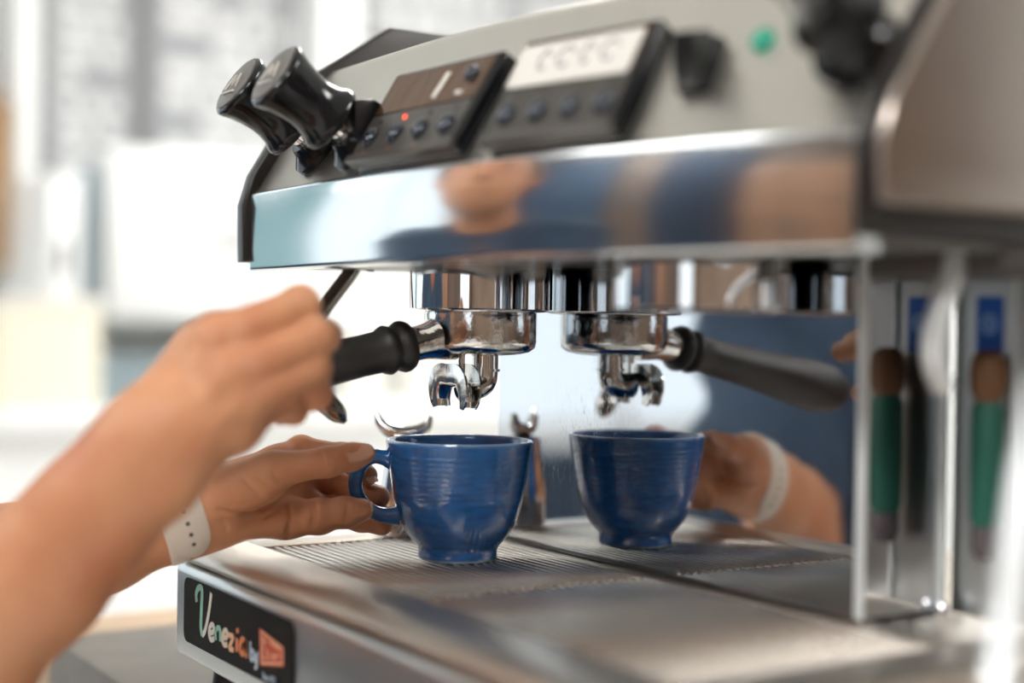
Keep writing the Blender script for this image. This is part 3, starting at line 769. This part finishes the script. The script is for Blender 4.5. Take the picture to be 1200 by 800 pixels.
def cone(P, A, B, ra, rb, nrm=None, q=1.):
    A = np.asarray(A, np.float32); B = np.asarray(B, np.float32); BA = B - A; L = float(BA @ BA) + 1e-12
    PA = P - A; t = np.clip(PA @ BA / L, 0, 1); v = PA - t[:, None] * BA
    if nrm is not None:
        nv = np.asarray(nrm, np.float32); c = v @ nv; v = v + np.outer(c * (1 / q - 1), nv)
    return np.sqrt((v * v).sum(1)) - (ra + t * (rb - ra))


def chain(P, J, k=.006, nrm=None, q=1.):
    """J: list of (point, radius) joined by tapered segments"""
    d = None
    for (A, ra), (B, rb) in zip(J[:-1], J[1:]):
        c = cone(P, A, B, ra, rb, nrm, q); d = c if d is None else smin(d, c, k)
    return d


def carve(d, P, A, B, r, k):
    c = -cone(P, A, B, r, r); h = np.maximum(k - np.abs(d - c), 0) / k
    return np.maximum(d, c) + h * h * k * .25


def polygonise(f, lo, hi, h, B=14, relax=2):
    """surface nets over a sparse block grid"""
    lo = np.array(lo, np.float32); hi = np.array(hi, np.float32); nb = np.ceil((hi - lo) / (h * B)).astype(int); N = nb * B
    ci = np.stack(np.meshgrid(*[np.arange(n) for n in nb], indexing='ij'), -1).reshape(-1, 3)
    cc = lo + (ci * B + B / 2) * h; dc = f(cc.astype(np.float32))
    D = np.empty(tuple(N), np.float32)
    lc = np.stack(np.meshgrid(*[np.arange(B)] * 3, indexing='ij'), -1).reshape(-1, 3)
    near = np.abs(dc) < B * h * 1.25
    for (i, j, k), s, nr in zip(ci, dc, near):
        if not nr: D[i * B:(i + 1) * B, j * B:(j + 1) * B, k * B:(k + 1) * B] = 1 if s > 0 else -1
    idx = np.where(near)[0]
    for c0 in range(0, len(idx), 64):
        sl = ci[idx[c0:c0 + 64]]; g = (sl[:, None, :] * B + lc[None]).reshape(-1, 3)
        v = f((lo + g * h).astype(np.float32)).reshape(len(sl), B, B, B)
        for (i, j, k), b in zip(sl, v): D[i * B:(i + 1) * B, j * B:(j + 1) * B, k * B:(k + 1) * B] = b
    S = D < 0; n0, n1, n2 = [n - 1 for n in D.shape]
    cnt = sum(S[a:a + n0, b:b + n1, c:c + n2].astype(np.int8) for a in (0, 1) for b in (0, 1) for c in (0, 1))
    act = (cnt > 0) & (cnt < 8); ids = -np.ones(act.shape, np.int64); cells = np.argwhere(act); ids[act] = np.arange(len(cells))
    acc = np.zeros((len(cells), 3)); num = np.zeros(len(cells))
    for ax in range(3):
        for u in (0, 1):
            for w in (0, 1):
                o = np.zeros(3, int); oth = [i for i in range(3) if i != ax]; o[oth[0]] = u; o[oth[1]] = w; p = o.copy(); p[ax] = 1
                a = D[tuple((cells + o).T)]; b = D[tuple((cells + p).T)]; m = (a < 0) != (b < 0)
                t = np.where(m, a / np.where(np.abs(a - b) < 1e-12, 1, a - b), 0); q = o + np.outer(t, (np.arange(3) == ax))
                acc[m] += q[m]; num[m] += 1
    V = lo + (cells + acc / num[:, None]) * h
    Q = []
    for ax in range(3):
        o1, o2 = [(1, 2), (2, 0), (0, 1)][ax]
        e = [slice(1, -1)] * 3; e2 = [slice(1, -1)] * 3; e[ax] = slice(0, -1); e2[ax] = slice(1, None)
        a, b = S[tuple(e)], S[tuple(e2)]; pos = np.argwhere(a != b); s = a[tuple(pos.T)]
        base = pos + 1; base[:, ax] -= 1
        d1 = np.zeros(3, int); d1[o1] = 1; d2 = np.zeros(3, int); d2[o2] = 1
        q = np.stack([ids[tuple((base - d1 - d2).T)], ids[tuple((base - d2).T)], ids[tuple(base.T)], ids[tuple((base - d1).T)]], 1)
        q[~s] = q[~s][:, ::-1]; Q.append(q)
    Q = np.concatenate(Q); Q = Q[(Q >= 0).all(1)]
    for _ in range(relax):
        A = np.zeros_like(V); c = np.zeros(len(V))
        for k in range(4):
            np.add.at(A, Q[:, k], V[Q[:, (k + 1) % 4]] + V[Q[:, (k + 3) % 4]]); np.add.at(c, Q[:, k], 2)
        V = V * .45 + .55 * A / np.maximum(c, 1)[:, None]
    return V, Q


def J(*a): return [(at(x, y, z), r) for x, y, z, r in a]


# right arm: loose fist moving past the near side of the portafilter handle
RS = .885                          # the hand is this much nearer than the handle it covers


def atr(x, y, z): return at(x, y, z * RS)


def JR(*a): return [(atr(x, y, z), r * RS) for x, y, z, r in a]


RW = atr(178, 528, .80); RE = atr(-205, 925, .835)
r_fing = [
    JR((256, 398, .813, .0122), (352, 357, .832, .0104), (362, 378, .858, .0088), (348, 395, .880, .0075)),
    JR((268, 440, .806, .0124), (370, 396, .826, .0106), (381, 394, .853, .0088), (366, 404, .879, .0075)),
    JR((280, 474, .807, .0118), (365, 430, .828, .0100), (372, 462, .851, .0086), (352, 470, .873, .0072)),
    JR((277, 504, .814, .0108), (333, 463, .832, .0092), (344, 482, .852, .0078), (330, 486, .868, .0068))]
r_base = [atr(194, 500, .802), atr(203, 514, .798), atr(209, 530, .798), atr(212, 547, .803)]
r_thumb = JR((178, 492, .812, .0150), (236, 410, .838, .0135), (285, 398, .874, .0100), (328, 408, .890, .0082))


def sdf_right(P):
    arm = chain(P, [(RE, .041 * RS), (atr(-60, 782, .815), .040 * RS), (atr(45, 674, .805), .0345 * RS), (atr(112, 600, .80), .0300 * RS), (RW, .0278 * RS), (atr(205, 500, .80), .0265 * RS)], .02, CD, .78)
    d = arm
    for b, fg in zip(r_base, r_fing):
        mc = chain(P, [(b, .0125 * RS), fg[0]], .006); d = smin(d, mc, .007)
    d = smin(d, cone(P, atr(205, 505, .818), atr(270, 440, .834), .022 * RS, .021 * RS, CD, .6), .010)
    d = smin(d, cone(P, atr(176, 498, .812), atr(238, 408, .828), .0155 * RS, .0150 * RS), .016)
    for p, r in ((fg[0][0], fg[0][1]) for fg in r_fing):
        d = smin(d, np.sqrt(((P - (p - CD * .003).astype(np.float32)) ** 2).sum(1)) - r * .98, .008)
    fs = None
    for fg in r_fing:
        c = chain(P, fg, .004); c = smin(c, np.sqrt(((P - fg[1][0].astype(np.float32)) ** 2).sum(1)) - fg[1][1] * 1.03, .003)
        fs = c if fs is None else smin(fs, c, .0022)
    d = smin(d, fs, .007); d = smin(d, chain(P, r_thumb, .006), .008)
    # tendons and the wrist bone
    for b, fg, dz in zip(r_base, r_fing, (.010, .012, .012, .009)):
        d = smin(d, cone(P, b - CD * .0120, fg[0][0] - CD * .0093, .0030, .0033), .006)
    d = smin(d, np.sqrt(((P - atr(196, 575, .795).astype(np.float32)) ** 2).sum(1)) - .0110, .012)
    return d


# left arm, palm towards the camera, fingers through the cup handle
def atl(x, y, z): return at(x, y, z - .000163 * max(0, 430 - x))


def JL(*a): return [(atl(x, y, z), r * (z - .000163 * max(0, 430 - x)) / z) for x, y, z, r in a]


LWp = atl(215, 594, .905); LE = atl(-150, 725, .98)
l_fing = [
    JL((326, 545, .930, .0120), (353, 528, .936, .0090), (402, 534, .922, .0076), (430, 557, .9065, .0066)),
    JL((345, 565, .930, .0115), (384, 562, .940, .0090), (414, 573, .926, .0080), (444, 582, .912, .0070)),
    JL((346, 589, .920, .0112), (386, 600, .926, .0092), (424, 606, .917, .0082), (447, 613, .908, .0074)),
    JL((336, 607, .903, .0118), (374, 605, .893, .0101), (404, 600, .888, .0087), (423, 597.5, .886, .0072))]
l_base = [atl(240, 576, .918), atl(240, 586, .918), atl(240, 597, .913), atl(243, 607, .907)]
l_thumb = JL((250, 580, .895, .0140), (320, 551, .881, .0108), (384, 541, .872, .0080), (412, 535, .872, .0074), (428, 531, .873, .0060))


l_crease = None


def sdf_left(P):
    d = chain(P, [(LE, .040), (atl(-70, 702, .95), .038), (atl(10, 668, .93), .0338), (atl(112, 632, .914), .0284), (LWp, .0258), (atl(248, 590, .907), .0247)], .02, CD, .74)
    for b, fg in zip(l_base, l_fing):
        d = smin(d, chain(P, [(b, .0135), fg[0]], .006), .009)
    fs = None
    for fg in l_fing:
        c = chain(P, fg, .0035)
        for jt in fg[1:3]: c = smin(c, np.sqrt(((P - jt[0].astype(np.float32)) ** 2).sum(1)) - jt[1] * 1.03, .003)
        fs = c if fs is None else smin(fs, c, .0018)
    d = smin(d, fs, .006)
    th = chain(P, l_thumb, .006)
    th = smin(th, cone(P, atl(268, 581, .891), atl(306, 566, .885), .0135, .0120), .010)
    d = smin(d, th, .0045)
    if l_crease is not None:
        for pl, r in l_crease:
            for A, B in zip(pl[:-1], pl[1:]): d = carve(d, P, A, B, r, .0016)
    return d


def on_surface(f, x, y, d0=.80, d1=.96):       # first point of a surface along the line of sight through a pixel
    t = np.arange(d0, d1, .0004); v = f(np.array([at(x, y, q) for q in t], np.float32)); k = np.argmax(v < 0)
    return at(x, y, t[k]) if v[k] < 0 else None


_cl = []
for r, line in ((.0009, [(256, 597), (281, 601), (308, 595), (330, 583), (350, 568)]), (.0009, [(338, 591), (340, 606), (337, 620), (334, 632)]), (.0009, [(367, 591), (369, 605), (365, 618), (362, 627)]),
                (.0008, [(407, 590), (408, 600), (405, 611)]), (.0005, [(377, 530), (380, 537), (380, 545)]), (.0005, [(384, 529), (387, 536), (387, 543)]), (.0005, [(391, 529), (393, 536)]),
                (.0005, [(319, 551), (326, 561), (336, 568)]), (.0004, [(300, 556), (312, 566), (322, 574)]), (.0004, [(285, 560), (296, 572), (304, 580)]), (.0005, [(290, 612), (310, 606), (326, 596)]), (.0005, [(262, 590), (280, 592), (296, 588)]), (.0005, [(262, 608), (266, 622)])):
    pts_ = [on_surface(sdf_left, *q) for q in line]; pts_ = [q for q in pts_ if q is not None]
    if len(pts_) > 1: _cl.append((pts_, r * 1.5))
l_crease = _cl

person = empty('person', 'person in a blue denim shirt working the coffee machine, bare forearms', 'person', (-.56, -.56, Z_FLOOR))
PO = Matrix.Translation((.56, .56, -Z_FLOOR))
RSh, LSh = np.array([-.10, -.62, .14]), np.array([-.36, -.44, .13])
fwd = np.array([.57, .82, 0]); fwd = fwd / np.linalg.norm(fwd)
side = (RSh - LSh); side = side / np.linalg.norm(side); mid = (RSh + LSh) / 2
hipc = np.array([-.56, -.56, -.22]); neck = mid + np.array([.02, .03, .09]); head = neck + np.array([.03, .06, .13])


def sdf_body(P):                    # head, neck and upper arms
    d = chain(P, [(mid, .07), (neck, .055), (neck + (head - neck) * .4, .055)], .03)
    hd_ = smin(np.sqrt((((P - head.astype(np.float32)) / np.array([.9, .9, 1.15], np.float32)) ** 2).sum(1)) - .088, np.sqrt(((P - (head + fwd * .03 - np.array([0, 0, .065])).astype(np.float32)) ** 2).sum(1)) - .052, .05)
    d = smin(d, hd_, .03)
    d = smin(d, cone(P, head + fwd * .076 + np.array([0, 0, .012]), head + fwd * .092 - np.array([0, 0, .02]), .008, .011), .015)
    d = smin(d, cone(P, head + fwd * .083 - np.array([0, 0, .052]) - side * .018, head + fwd * .083 - np.array([0, 0, .052]) + side * .018, .008, .008), .006)
    for s in (-1, 1):
        d = smin(d, cone(P, head + side * s * .083 + np.array([0, 0, .015]), head + side * s * .083 - np.array([0, 0, .025]), .014, .010), .010)
        d = carve(d, P, head + fwd * .098 + side * s * .026 + np.array([0, 0, .016]), head + fwd * .098 + side * s * .036 + np.array([0, 0, .016]), .012, .012)
    for sh, el in ((RSh, RE), (LSh, LE)):
        d = smin(d, chain(P, [(sh, .055), (sh + (el - sh) * .5, .047), (el, .041)], .02), .02)
    return d


def bounds(pts, r): a = np.array(pts); return a.min(0) - r, a.max(0) + r


lo, hi = bounds([RE, RW] + [j[0] for f in r_fing for j in f] + [r_thumb[-1][0]], .05)
VR = polygonise(sdf_right, lo, hi, .0013)
lo, hi = bounds([LE, LWp] + [j[0] for f in l_fing for j in f], .05)
VL = polygonise(sdf_left, lo, hi, .0012, relax=1)
lo, hi = bounds([RE, LE, RSh, LSh, head + np.array([0, 0, .08])], .09)
VB = polygonise(sdf_body, lo, hi, .006)


def merge_arrays(ms):
    V = np.concatenate([m[0] for m in ms]); off = 0; Q = []
    for v, q in ms: Q.append(q + off); off += len(v)
    return V, np.concatenate(Q)


def fast_mesh(name, V, Q):
    me = bpy.data.meshes.new(name); me.vertices.add(len(V)); me.vertices.foreach_set('co', np.ascontiguousarray(V, np.float32).ravel())
    me.loops.add(Q.size); me.loops.foreach_set('vertex_index', np.ascontiguousarray(Q, np.int32).ravel())
    me.polygons.add(len(Q)); me.polygons.foreach_set('loop_start', np.arange(0, Q.size, 4, dtype=np.int32)); me.polygons.foreach_set('loop_total', np.full(len(Q), 4, np.int32))
    me.update(calc_edges=True); me.validate(); return me


body = obj('body', fast_mesh('body', *merge_arrays([VR, VL, VB])), 'skin', person, 180, PO)


def nail(center, along, out, L, W):
    a = np.array(along, float); a /= np.linalg.norm(a); o = np.array(out, float); o -= a * (o @ a); o /= np.linalg.norm(o); s = np.cross(a, o)
    V, Fc = [], []; nu, nv = 9, 9
    for lay in (0, -.0007):
        for i in range(nu):
            for j in range(nv):
                u = i / (nu - 1) * 2 - 1; v = j / (nv - 1) * 2 - 1; w = W * (1 - .22 * max(0, -u) ** 3 - .30 * max(0, u) ** 4)
                th = v * .95; V.append(tuple(np.array(center) + a * u * L + s * w * math.sin(th) + o * (w * .62 * (math.cos(th) - 1) + .0004 * u + lay)))
    n = nu * nv
    for i in range(nu - 1):
        for j in range(nv - 1):
            q = (i * nv + j, (i + 1) * nv + j, (i + 1) * nv + j + 1, i * nv + j + 1); Fc.append(q); Fc.append(tuple(x + n for x in q[::-1]))
    rim = [i * nv for i in range(nu)] + [(nu - 1) * nv + j for j in range(1, nv)] + [i * nv + nv - 1 for i in range(nu - 2, -1, -1)] + [j for j in range(nv - 2, 0, -1)]
    for k in range(len(rim)): a_, b_ = rim[k], rim[(k + 1) % len(rim)]; Fc.append((b_, a_, a_ + n, b_ + n))
    return obj('fingernail', (V, Fc), 'nail', body, 60)


nail(atl(421, 529, .8636), atl(434, 526, .8735) - atl(408, 533, .8705), -CD * .8 + CU * .6, .0078, .0064)
nail(at(430, 594, .8822), at(431, 595, .8855) - at(414, 599, .886), -CD * .35 + CR * .9 + CU * .35, .0035, .0042)
nail(at(436, 559, .9005), at(436, 566, .902) - at(424, 549, .907), -CD * .7 + CR * .55, .0038, .0042)


def sdf_shirt(P):
    d = chain(P, [(hipc, .155), (hipc * .5 + mid * .5, .145), (mid - np.array([0, 0, .07]), .150)], .06, fwd, .72)
    d = smin(d, cone(P, RSh, LSh, .075, .075, fwd, .9), .06)
    for sh, el in ((RSh, RE), (LSh, LE)):
        d = smin(d, chain(P, [(sh, .07), (sh + (el - sh) * .45, .060), (sh + (el - sh) * .74, .055)], .03), .03)
    # folds
    d = d + .004 * np.sin(P[:, 2] * 70 + P[:, 0] * 30) * np.sin(P[:, 1] * 40)
    return d


lo, hi = bounds([RSh, LSh, hipc], .20)
lo = np.minimum(lo, np.minimum(RE, LE) - .05); hi = np.maximum(hi, np.maximum(RE, LE) + .05)
obj('denim_shirt', fast_mesh('denim_shirt', *polygonise(sdf_shirt, lo, hi, .008)), 'denim', person, 180, PO)
ft = [hipc + side * s * .09 for s in (-1, 1)]


def sdf_legs(P):
    d = cone(P, hipc + np.array([0, 0, .02]), hipc - np.array([0, 0, .08]), .148, .150, fwd, .74)
    for f in ft:
        d = smin(d, chain(P, [(f - np.array([0, 0, .06]), .085), (np.array([f[0], f[1], -.52]) + fwd * .02, .062), (np.array([f[0], f[1], Z_FLOOR + .09]), .05)], .03), .04)
    return d


lo, hi = bounds([hipc + np.array([0, 0, .1]), np.array([hipc[0], hipc[1], Z_FLOOR])], .22)
obj('trousers', fast_mesh('trousers', *polygonise(sdf_legs, lo, hi, .012)), 'trousers', person, 180, PO)
for f in ft:
    b0 = np.array([f[0], f[1], Z_FLOOR + .045])
    obj('shoe', fast_mesh('shoe', *polygonise(lambda P: np.maximum(chain(P, [(b0 - fwd * .05, .042), (b0 + fwd * .08, .045), (b0 + fwd * .15 - np.array([0, 0, .01]), .034)], .02), -(P[:, 2] - Z_FLOOR - .001)), *bounds([b0 - fwd * .1, b0 + fwd * .2], .06), .008)), 'shoe', person, 180, PO)


def sdf_hair(P):
    d = np.sqrt((((P - (head - fwd * .012 + np.array([0, 0, .012])).astype(np.float32)) / np.array([.95, .95, 1.12], np.float32)) ** 2).sum(1)) - .098
    d = smin(d, cone(P, head - fwd * .10 + np.array([0, 0, .03]), head - fwd * .12 - np.array([0, 0, .12]), .045, .025), .03)
    cut = (P - head.astype(np.float32)) @ fwd.astype(np.float32) - .045 + .5 * np.maximum(0, -(P[:, 2] - head[2] - .05))
    return np.maximum(d, np.minimum(cut, .2))


obj('hair', fast_mesh('hair', *polygonise(sdf_hair, *bounds([head], .22), .006)), 'hair', person, 180, PO)
for s in (-1, 1):
    e = head + fwd * .073 + side * s * .031 + np.array([0, 0, .016])
    obj('eye', xform(lathe([(0, -.007), (.005, -.005), (.007, 0), (.005, .005), (0, .007)], 16), PO @ Matrix.Translation(tuple(e))), 'eye', person, 180)

# ------------------------------------------------------------------ watch on the left wrist
ax = atl(250, 582, .907) - atl(170, 610, .907); ax = ax / np.linalg.norm(ax)
wc = atl(210, 597, .906)
wn = -CD - ax * float(-CD @ ax); wn /= np.linalg.norm(wn); wu = np.cross(wn, ax); wu /= np.linalg.norm(wu)
if wu @ CU < 0: wu = -wu
watch = empty('wristwatch', 'cream rubber sports watch strap with a row of holes on the left wrist', 'watch', tuple(wc))


def band(r_in, r_out, w, a0, a1, n, taper=False):
    """strap section round the wrist: angles measured from the near side (0) towards the top"""
    V, Fc = [], []
    q = .76
    for i in range(n + 1):
        t = i / n; a = math.radians(a0 + (a1 - a0) * t)
        ww = w
        if taper and t < .22: ww = w * math.sqrt(max(.02, 1 - (1 - t / .22) ** 2))
        for rr, s in ((r_in, -1), (r_out - .0006, -1), (r_out, -.86), (r_out, .86), (r_out - .0006, 1), (r_in, 1)):
            p = wn * math.cos(a) * rr * q * 1.04 + wu * math.sin(a) * rr + ax * s * ww / 2; V.append(tuple(p))
    m = 6
    for i in range(n):
        for k in range(m): Fc.append((i * m + k, i * m + (k + 1) % m, (i + 1) * m + (k + 1) % m, (i + 1) * m + k))
    if abs(a1 - a0) < 359: Fc.append(tuple(range(m))[::-1]); Fc.append(tuple(n * m + k for k in range(m)))
    else:
        pass
    return V, Fc


obj('strap', band(.0276, .0300, .0280, -200, 160, 72), 'strap', watch, 50)
obj('strap_end', band(.0300, .0324, .0220, -62, 100, 40, True), 'strap', watch, 50)
for k in range(5):
    a = math.radians(-40 + 12.5 * k); rr = .0324
    p = wn * math.cos(a) * rr * .76 * 1.04 + wu * math.sin(a) * rr; nn = wn * math.cos(a) / .76 + wu * math.sin(a)
    obj('strap_hole', xform(lathe([(0, -.0005), (.0013, -.0005), (.0013, .0001), (0, .0001)], 14), frame_to(tuple(nn), tuple(p), tuple(ax))), 'hole', watch)
case_p = wn * -.0215 * 1.12 + wu * 0
cs = obj('watch_case', xform(prism(rounded(-.017, .017, -.019, .019, .006), .002, .010, 'z', .002, 3), frame_to(tuple(-wn), tuple(case_p), tuple(ax))), 'watchglass', watch)
